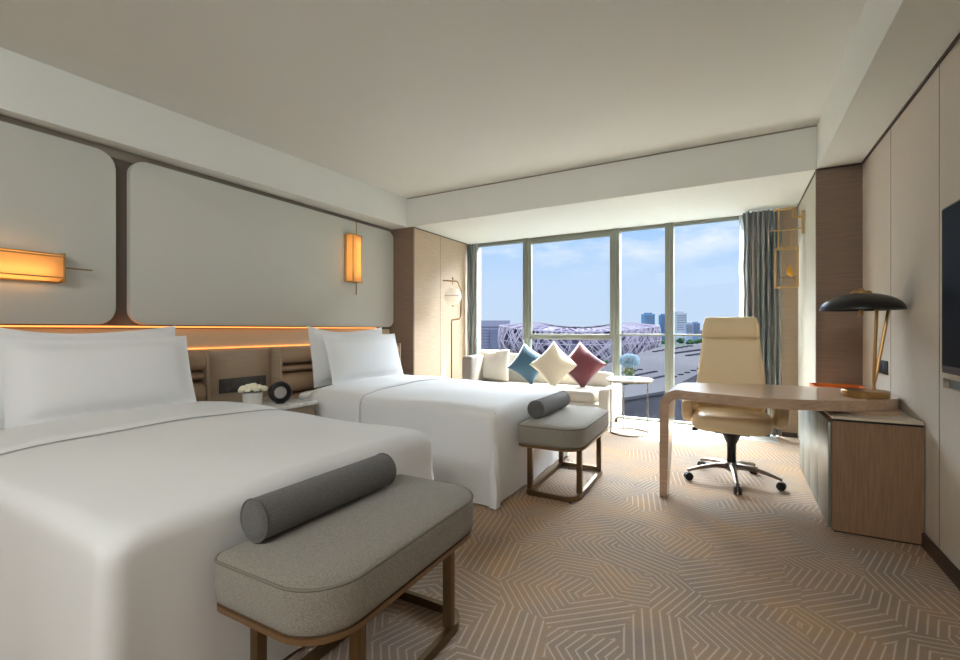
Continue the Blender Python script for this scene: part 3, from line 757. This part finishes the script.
# ============================================================ DESK SIDE
# cabinet
t = thing('cabinet', 'low walnut cabinet with pale stone top and metallic doors against the right wall', 'cabinet', (.67, 3.9, 0))
ox, oy = .67, 3.9
q = [(.482, 3.235), (XR-.004, 3.245), (XR-.006, 4.572), (.486, 4.572)]
obj('carcass', prism(bm_new(), [(x-ox, y-oy) for x, y in q], .012, .632), 'wood_cabinet', t, smooth=0)
obj('plinth', prism(bm_new(), [(x-ox+(.01 if x < .6 else -.01), y-oy+(.012 if y < 4 else -.01)) for x, y in q], 0, .0118), 'baseboard_dark', t, smooth=0)
obj('shadow_gap', prism(bm_new(), [(x-ox+(.012 if x < .6 else 0), y-oy+.004*(1 if y < 4 else -1)) for x, y in q], .6322, .6448), 'black', t, smooth=0)
obj('stone_top', prism(bm_new(), [(x-ox-(.004 if x < .6 else 0), y-oy-(.002 if y < 4 else 0)) for x, y in q], .645, .660, .002, 1), 'stone_top', t, smooth=0)
ys = [3.245, 3.62, 3.98, 4.30, 4.565]
for a, b2 in zip(ys, ys[1:]):
    obj('door', B(.466-ox, .4815-ox, a+.003-oy, b2-.003-oy, .02, .625, .0015), 'metal_front', t)
# desk
dk = thing('desk', 'curved light walnut desk with one bent leg, resting on the low cabinet', 'desk', (.2, 3.5, 0))
ox, oy = .2, 3.5
front = [(-.33, 3.325), (-.215, 3.27), (-.082, 3.225), (.105, 3.19), (.269, 3.20), (.434, 3.245), (.58, 3.31), (.69, 3.39), (.79, 3.48), (.85, 3.58), (.868, 3.72)]
back = [(.866, 3.86), (.83, 3.96), (.75, 4.0), (.6, 4.01), (.165, 3.98), (-.10, 3.91), (-.33, 3.82)]
def smoothp(p, n=3):
    out = []
    for i in range(len(p)-1):
        p0, p1, p2, p3 = p[max(0, i-1)], p[i], p[i+1], p[min(len(p)-1, i+2)]
        for k in range(n):
            u = k/n
            out.append(tuple(.5*((2*p1[j])+(-p0[j]+p2[j])*u+(2*p0[j]-5*p1[j]+4*p2[j]-p3[j])*u*u+(-p0[j]+3*p1[j]-3*p2[j]+p3[j])*u**3) for j in (0, 1)))
    out.append(p[-1]); return out
pl = smoothp(front+back)
ZT, TH = .745, .062
bm = bm_new()
a = [bm.verts.new((x-ox, y-oy, ZT-TH)) for x, y in pl]; b2 = [bm.verts.new((x-ox, y-oy, ZT)) for x, y in pl]
for i in range(len(pl)-1): bm.faces.new((a[i], a[i+1], b2[i+1], b2[i]))
bm.faces.new(a[::-1]); bm.faces.new(b2)
# the bend and leg continue the top: sections swept from the left end round and down
secs = []
R1 = .095
yf0, yb0 = 3.325, 3.82
def sec(px, pz, nx, nz, th, yf, yb):     # outer point, inward normal
    return [(px-ox, yf-oy, pz), (px+nx*th-ox, yf-oy, pz+nz*th), (px+nx*th-ox, yb-oy, pz+nz*th), (px-ox, yb-oy, pz)]
xb = -.33
for i in range(9):
    an = i/8*PI/2; r = .125
    px = xb - r*math.sin(an); pz = ZT - r*(1-math.cos(an))
    w = i/8
    secs.append(sec(px, pz, math.sin(an), -math.cos(an), TH, yf0+.005*w, yb0-.10*w))
for z, th, yb in ((.50, .060, 3.66), (.35, .057, 3.58), (.2, .053, 3.52), (.004, .046, 3.46)):
    secs.append(sec(xb-.125+.0, z, 1, 0, th, yf0+.02*(1-z/.6), yb))
rs = loft(bm, secs, cap0=False)
bmesh.ops.remove_doubles(bm, verts=bm.verts, dist=.0006)
obj('desk_top', bm, 'wood_desk', dk, smooth=40)
obj('leg_glide', B(-.45-ox, -.415-ox, 3.36-oy, 3.44-oy, 0, .004), 'black', dk)
ped = [(.56+.27*math.cos(i*2*PI/32)*1.0, 3.66+.29*math.sin(i*2*PI/32)) for i in range(32)]
obj('pedestal', prism(bm_new(), [(x-ox, y-oy) for x, y in rrect(.50, .845, 3.36, 3.95, (.10, .16, .10, .05), 6)], .6605, ZT-TH-.0005), 'wood_desk', dk, smooth=30)
# orange tray at the back of the desk
t = thing('desk_tray', 'flat orange leather tray on the cabinet behind the desk', 'tray', (.66, 4.25, .6605))
bm = B(-.15, .16, -.14, .14, 0, .006, .002); obj('bottom', bm, 'orange_leather', t)
bm = bm_new()
for a in ((-.15, -.14, -.14, .14), (.154, .16, -.14, .14), (-.15, .16, .134, .14), (-.15, .16, -.14, -.134)): box(bm, a[0], a[1] if a[0] != a[1] and a[1] > a[0] else a[0]+.006, a[2], a[3], .006, .075)
obj('side', bm, 'orange_leather', t)
# desk lamp
lx, ly = .688, 3.55
t = thing('desk_lamp', 'desk lamp with wide black dome shade and brass V stem on the desk', 'desk lamp', (lx, ly, ZT+.0005))
obj('base', lathe(bm_new(), [(.112, 0), (.116, .003), (.116, .036), (.112, .040), (.001, .040)], n=40), 'brass', t)
def o2(d, z, e=0): return (c[0]*d-c[1]*e, c[1]*d+c[0]*e, z)
obj('stem', tube(bm_new(), [o2(.055, .040), o2(.055, .11), o2(.072, .53)], .009, 10), 'brass', t)
obj('stem', tube(bm_new(), [o2(.055, .075), o2(.068, .13), o2(.145, .53)], .009, 10), 'brass', t)
bm = bm_new(); prof = []
for i in range(13):
    a = i/12*PI/2; prof.append((.204*math.cos(a)+.001, .525+.105*math.sin(a)**1.0))
inn = [(max(.001, r-.006), z-.005) for r, z in prof[::-1]]
rs = []
n = 48
pr = prof + inn[:-1] + [(.198, .525)]
rs = [ring(bm, [(r*math.cos(i*2*PI/n)+o2(-.022, 0)[0], r*math.sin(i*2*PI/n)+o2(-.022, 0)[1], z) for i in range(n)]) for r, z in pr]
for a, b2 in zip(rs, rs[1:]+rs[:1]): bridge(bm, a, b2)
obj('lamp_shade', bm, 'black_gloss', t, smooth=60)
bm = lathe(bm_new(), [(.05, .628), (.05, .636), (.02, .640), (.012, .655), (.001, .657)], *o2(-.022, 0)[:2], n=24); obj('finial', bm, 'brass', t)
bm = tube(bm_new(), [o2(-.07, .640), o2(.03, .640)], .005, 8); obj('switch_bar', bm, 'brass', t)
bm = lathe(bm_new(), [(.012, .49), (.012, .525)], *o2(-.022, 0)[:2], n=16); obj('bulb_holder', bm, 'brass', t)
# small card and pen near the lamp
tag(obj('pen', tube(bm_new(), [(0, 0, .005), (.03, .10, .005)], .0045, 8), 'ceramic', loc=(.80, 3.56, ZT+.0005)), 'short white pen lying on the desk right of the lamp base', 'pen')
t = obj('note_card', B(-.03, .035, -.05, .05, 0, .004, .001), 'ceramic', loc=(.795, 3.80, ZT+.0005)); tag(t, 'small cream note card lying at the right end of the desk', 'card')
# wall socket plate
t = thing('socket_plate', 'dark bronze socket plate on the right wall behind the desk lamp', 'socket', (XR-.0002, 4.05, .90))
obj('plate', B(-.008, 0, -.14, .14, -.045, .045, .002), 'black_gloss', t)
for y in (-.09, 0, .09): obj('socket', B(-.011, -.008, y-.033, y+.033, -.033, .033, .002), 'black_plastic', t)
# television
t = thing('television', 'flat black television mounted on the right wall', 'television', (XR-.001, 2.19, .952))
obj('housing', B(-.035, 0, -.71, .71, 0, .762, .004), 'black', t)
obj('screen', B(-.0375, -.035, -.70, .70, .035, .752), 'screen', t)
obj('lower_bezel', B(-.0385, -.035, -.70, .70, .022, .034, .0008), 'tv_edge', t)

# office chair
CX, CYc = -.035, 3.955
t = thing('office_chair', 'cream leather high-backed office chair on a five-star metal base behind the desk', 'chair', (CX, CYc, 0))
def sl(w, tck, x, y, z, n=28, e=.45, dirn='z', lean=0):
    out = []
    for i in range(n):
        a = i*2*PI/n; ca, sa = math.cos(a), math.sin(a)
        out.append((x+w*math.copysign(abs(ca)**e, ca), y+tck*math.copysign(abs(sa)**e, sa), z))
    return out
def curve_back(rings, k=.5):
    return [[(x, y-k*x**2, z) for x, y, z in r] for r in rings]
# shell and pads of the back : seen from the front, facing -Y
bk = []
for z, w, tk, y in ((.47, .19, .012, .245), (.475, .24, .03, .245), (.52, .285, .045, .25), (.60, .296, .048, .26), (.72, .290, .048, .275), (.85, .276, .048, .295), (.98, .258, .047, .315), (1.05, .250, .045, .325), (1.080, .246, .042, .33), (1.0845, .240, .03, .33)):
    bk.append(sl(w*.84, tk, .0, y, z))
bm = bm_new(); loft(bm, curve_back(bk)); obj('backrest', bm, 'chair_leather', t, smooth=60)
bk = []
for z, w, tk, y in ((1.085, .24, .03, .329), (1.088, .246, .045, .328), (1.12, .247, .055, .328), (1.17, .244, .056, .332), (1.22, .232, .050, .338), (1.248, .222, .036, .342), (1.258, .20, .016, .344)):
    bk.append(sl(w*.84, tk, .0, y, z))
bm = bm_new(); loft(bm, curve_back(bk)); obj('headrest', bm, 'chair_leather', t, smooth=60)
# seat
st = []
for z, w, d in ((.405, .19, .19), (.41, .235, .225), (.43, .262, .25), (.47, .268, .255), (.50, .262, .25), (.522, .24, .23), (.530, .19, .18)):
    st.append(sl(w, d, .01, -.045, z, n=36, e=.5))
bm = bm_new(); loft(bm, st); obj('seat', bm, 'chair_leather', t, smooth=60)
for s in (-1, 1):
    rr = []
    for y, z0, z1, w in ((-.15, .54, .57, .012), (-.145, .49, .61, .036), (-.06, .44, .64, .046), (.08, .41, .66, .05), (.18, .42, .67, .05), (.245, .46, .68, .045), (.25, .50, .66, .02)):
        cz, hz = (z0+z1)/2, (z1-z0)/2; row = []
        for i in range(20):
            a = i*2*PI/20; ca, sa = math.cos(a), math.sin(a)
            row.append((.02+s*(.305)+w*math.copysign(abs(ca)**.6, ca), y, cz+hz*math.copysign(abs(sa)**.6, sa)))
        rr.append(row)
    bm = bm_new(); loft(bm, rr); obj('armrest', bm, 'chair_leather', t, smooth=60)
bm = bm_new(); box(bm, -.10, .13, -.14, .09, .375, .404, .008); box(bm, -.215, .255, -.11, -.06, .384, .400, .006); lathe(bm, [(.085, .378), (.06, .345), (.036, .29)], .012, 0, n=20)
obj('tilt_mechanism', bm, 'black_plastic', t)
bm = bm_new(); tube(bm, [(-.215, -.088, .388), (-.255, -.088, .386)], .015, 10); obj('lever', bm, 'black_plastic', t)
obj('gas_column', lathe(bm_new(), [(.045, .36), (.034, .33), (.030, .20), (.032, .145)], .012, 0, n=20), 'black_plastic', t)
hub = lathe(bm_new(), [(.030, .075), (.042, .085), (.042, .125), (.034, .145)], .012, 0, n=20); obj('hub', hub, 'alu', t)
for k in range(5):
    a = math.radians(-83+72*k); dx, dy = math.cos(a), math.sin(a); px, py = -dy, dx
    rr = []
    for r, zc, hw, hz in ((.03, .115, .024, .022), (.12, .118, .021, .018), (.22, .102, .017, .013), (.30, .082, .014, .011), (.325, .074, .012, .010)):
        rr.append([(.012+dx*r+px*u*hw, dy*r+py*u*hw, zc+v*hz) for u, v in ((-1, -.6), (-.6, -1), (.6, -1), (1, -.6), (1, .5), (.5, 1), (-.5, 1), (-1, .5))])
    bm = bm_new(); loft(bm, rr); arm = obj('base_arm', bm, 'alu', t, smooth=40)
    bm = bm_new(); cxk, cyk = .012+dx*.318, dy*.318
    for s in (-1, 1):
        n = 20; rs2 = []
        for r2, o3 in ((.018, .004), (.029, .005), (.030, .010), (.030, .020), (.026, .024), (.01, .024)):
            rs2.append([(cxk+px*s*o3+dx*r2*math.cos(i*2*PI/n), cyk+py*s*o3+dy*r2*math.cos(i*2*PI/n), .030+r2*math.sin(i*2*PI/n)) for i in range(n)])
        loft(bm, rs2)
    cs = obj('caster', bm, 'black_plastic', t, smooth=40)
    bm = bm_new(); tube(bm, [(cxk, cyk, .055), (cxk, cyk, .074)], .008, 8); obj('caster_stem', bm, 'chrome', cs)

# ============================================================ OUTSIDE (building colours tinted bluish for haze)
GZ = -38.0
FW, RT = Vector((-math.sin(YAW), math.cos(YAW), 0)), Vector((math.cos(YAW), math.sin(YAW), 0))
def ext(u, dist): return FW*dist + RT*(u-480)/453.3*dist
struct('ground', B(-2600, 2600, 60, 3200, GZ-1, GZ), 'city_ground')
def boxr(bm, c, w, d, z0, z1):
    q = [c+RT*a*w/2+FW*b*d/2 for a, b in ((-1, -1), (1, -1), (1, 1), (-1, 1))]
    loft(bm, [[(p.x, p.y, z0) for p in q], [(p.x, p.y, z1) for p in q]]); return bm
# towers
for i, (u0, u1, yt, dist, colr, lab) in enumerate((
    (643, 653, 314, 1500, (58, 84, 112), 'slim blue glass tower far behind the stadium, just left of the third mullion pair'),
    (660, 667, 315, 1550, (50, 74, 104), 'narrow dark blue tower directly left of the widest window mullion'),
    (674, 684.5, 313, 1450, (108, 116, 128), 'tall pale grey tower block right of the mullion, tallest of the far skyline'),
    (684.6, 691, 324, 1330, (92, 102, 122), 'lower grey-blue block beside the tall pale tower'),
    (692, 698.5, 323, 1500, (70, 86, 112), 'blue-grey block with dark cap, rightmost large block of the far skyline'),
    (699, 704, 331, 1600, (100, 106, 120), 'small far grey block next to the chair headrest'))):
    mat('tower_%d' % i, srgb(*[v*.62 for v in colr]), .8, spec=0)
    ct = ext((u0+u1)/2, dist); w = (u1-u0)/453.3*dist; zt = H+(330-yt)/453.3*dist
    t = thing('tower', lab, 'tower', (ct.x, ct.y, GZ), group='far towers')
    q = obj('body', boxr(bm_new(), Vector((0, 0, 0)), w, w, 0, zt-GZ), 'tower_%d' % i, t, smooth=0)
    obj('roof_cap', boxr(bm_new(), Vector((0, 0, 0)), w*.6, w*.6, zt-GZ, zt-GZ+4), 'tower_%d' % i, t, smooth=0)
    bm = bm_new()
    for k in range(7): boxr(bm, -FW*(w/2+.3), w*.9, .5, (zt-GZ)*(.42+.08*k), (zt-GZ)*(.42+.08*k)+2.2)
    obj('window_band', bm, 'facade_grey', t, smooth=0)
# left block
mat('office_grey', srgb(40, 42, 54), .8, spec=0); mat('office_pale', srgb(54, 55, 66), .8, spec=0)
t = thing('office_block', 'grey-blue office block seen through the leftmost pane', 'building', tuple(ext(493, 760))[:2]+(GZ,))
obj('main_block', boxr(bm_new(), Vector((0, 0, 0)), 54, 44, 0, H+(330-320.5)/453.3*740-GZ), 'office_pale', t, smooth=0)
obj('front_wing', boxr(bm_new(), -FW*25+RT*4, 18, 5, 0, H-GZ), 'office_grey', t, smooth=0)
bm = bm_new()
for k in range(8): boxr(bm, -FW*22.4, 52, .4, 8+5*k, 10+5*k)
obj('window_band', bm, 'office_grey', t, smooth=0)
# stadium wrapped in criss-cross struts
sc_ = ext(578, 560)
t = thing('stadium', 'oval stadium wrapped in a lattice of pale steel struts, seen beyond the window', 'stadium', (sc_.x, sc_.y, GZ))
A_, B_ = 98.0, 70.0
def st_pt(a, v, k=1.0):      # v 0 bottom..1 top ; bowl leaning outward, saddle top
    ht = 42+3.0*math.cos(2*a+.3) + 1.5*math.sin(a)
    s = (.93+.08*math.sin(v*PI*.75))*k
    p = RT*math.cos(a)*A_*s + FW*math.sin(a)*B_*s
    return Vector((p.x, p.y, ht*v))
bm = bm_new(); rr = []
for v in (0, .25, .5, .75, .95): rr.append([st_pt(i*2*PI/64, v, .94) for i in range(64)])
loft(bm, rr, cap1=False); obj('bowl', bm, 'stadium_dark', t, smooth=40)
bm = bm_new(); rn = random.Random(11)
def roof_pt(a, q):     # q 0 rim .. 1 inner opening
    p = st_pt(a, 1); k = 1-.5*q; return Vector((p.x*k, p.y*k, p.z+3.5*math.sin(q*PI*.6)))
for i in range(380):
    a0 = rn.uniform(0, 2*PI); da = rn.choice((-1, 1))*rn.uniform(.1, .55); v0, v1 = (0, 1) if i % 3 else (rn.uniform(0, .4), 1)
    P = [st_pt(a0+da*k/6, v0+(v1-v0)*k/6) for k in range(7)]
    if i % 2: P += [roof_pt(a0+da*(1+.4*k/3), k/3) for k in range(1, 4)]
    for p, q in zip(P, P[1:]): bar(bm, p, q, .55, .55)
for v in (1.0, .62): 
    for i in range(64): bar(bm, st_pt(i*2*PI/64, v), st_pt((i+1)*2*PI/64, v), .8, .8)
obj('strut_lattice', bm, 'steel_pale', t, smooth=0)
bm = bm_new(); loft(bm, [[roof_pt(i*2*PI/64, q)-Vector((0, 0, 1.2)) for i in range(64)] for q in (0, .3, .6, 1)], False, False); obj('roof_skin', bm, 'stadium_dark', t, smooth=40)
# broad flat-roofed hall below the window
zr = -12.0
def rp(u, y): 
    d = (H-zr)*453.3/(y-330); return ext(u, d)
q = [rp(560, 406), rp(632, 396.5), rp(664, 391), rp(700, 373), rp(745, 352), rp(900, 346), rp(900, 338.5), rp(720, 341.5), rp(655, 348), rp(600, 366), rp(470, 372)]
org = rp(632, 396.5)
t = thing('flat_roofed_hall', 'broad grey flat-roofed hall filling the view below the window', 'building', (org.x, org.y, GZ))
bm = bm_new(); prism(bm, [((p-org).x, (p-org).y) for p in q], -GZ+zr-.6, -GZ+zr); obj('roof', bm, 'roof_grey', t, smooth=0)
bm = bm_new(); q2 = [org+(p-org)*1 for p in q]; cen = sum(q, Vector())/len(q)
prism(bm, [((p+(cen-p).normalized()*2.0-org).x, (p+(cen-p).normalized()*2.0-org).y) for p in q], 0, -GZ+zr-.6); obj('facade', bm, 'facade_grey', t, smooth=0)
for (ua, ya, ub, yb, n) in ((606, 389, 664, 376.5, 19), (600, 383, 655, 372, 18), (604, 377, 640, 370, 8), (668, 379, 700, 369, 6), (672, 354, 722, 347.5, 20), (688, 356, 740, 349, 18), (655, 352, 690, 346.5, 8)):
    bm = bm_new()
    for i in range(n):
        u = ua+(ub-ua)*i/(n-1); y = ya+(yb-ya)*i/(n-1); p = rp(u, y)-org; s = (p+org).length/95
        boxr(bm, p, .9*s, .5*s, -GZ+zr, -GZ+zr+.22*s)
    obj('skylight_row', bm, 'roof_dark', t, smooth=0)
# trees
def tree(u, y, dist, s, lab, grp='distant trees'):
    c0 = ext(u, dist); t = thing('tree', lab, 'tree', (c0.x, c0.y, GZ), group=grp)
    top = H-(y-330)/453.3*dist-GZ
    rn = random.Random(int(u*7+dist)); bm = bm_new()
    for i in range(9):
        r = s*rn.uniform(.35, .6); bmesh.ops.create_icosphere(bm, subdivisions=2, radius=r, matrix=Matrix.Translation((rn.uniform(-s, s)*.7, rn.uniform(-s, s)*.5, top-r-rn.uniform(0, .6)*s)))
    for v in bm.verts: v.co += Vector((rn.uniform(-1, 1), rn.uniform(-1, 1), rn.uniform(-1, 1)))*s*.05
    obj('crown', bm, 'tree_green', t, smooth=0)
    obj('trunk', tube(bm_new(), [(0, 0, 0), (0, 0, max(2, top-s))], .04*s, 6), 'bronze', t)
ORD = ['first', 'second', 'third', 'fourth', 'fifth', 'sixth', 'seventh', 'eighth', 'ninth', 'tenth', 'eleventh', 'twelfth']
for i in range(12):
    tree(643+i*9.4, 338+random.uniform(-.8, 1.0), 760+(i % 2)*45, 6.5, '%s from the left of the dark green trees below the distant skyline towers' % ORD[i])
for i in range(4):
    tree(588+i*5.5, 363-1.0*i+random.uniform(-.5, .5), 395+14*i, 3.6, '%s from the left of the green trees at the stadium foot above the red cushion' % ORD[i], 'trees by the stadium')
for i in range(3):
    tree(553+i*10, 366+random.uniform(-.5, .5), 392, 3.4, '%s from the left of the green trees at the stadium foot beside the cream cushion' % ORD[i], 'trees by the stadium')
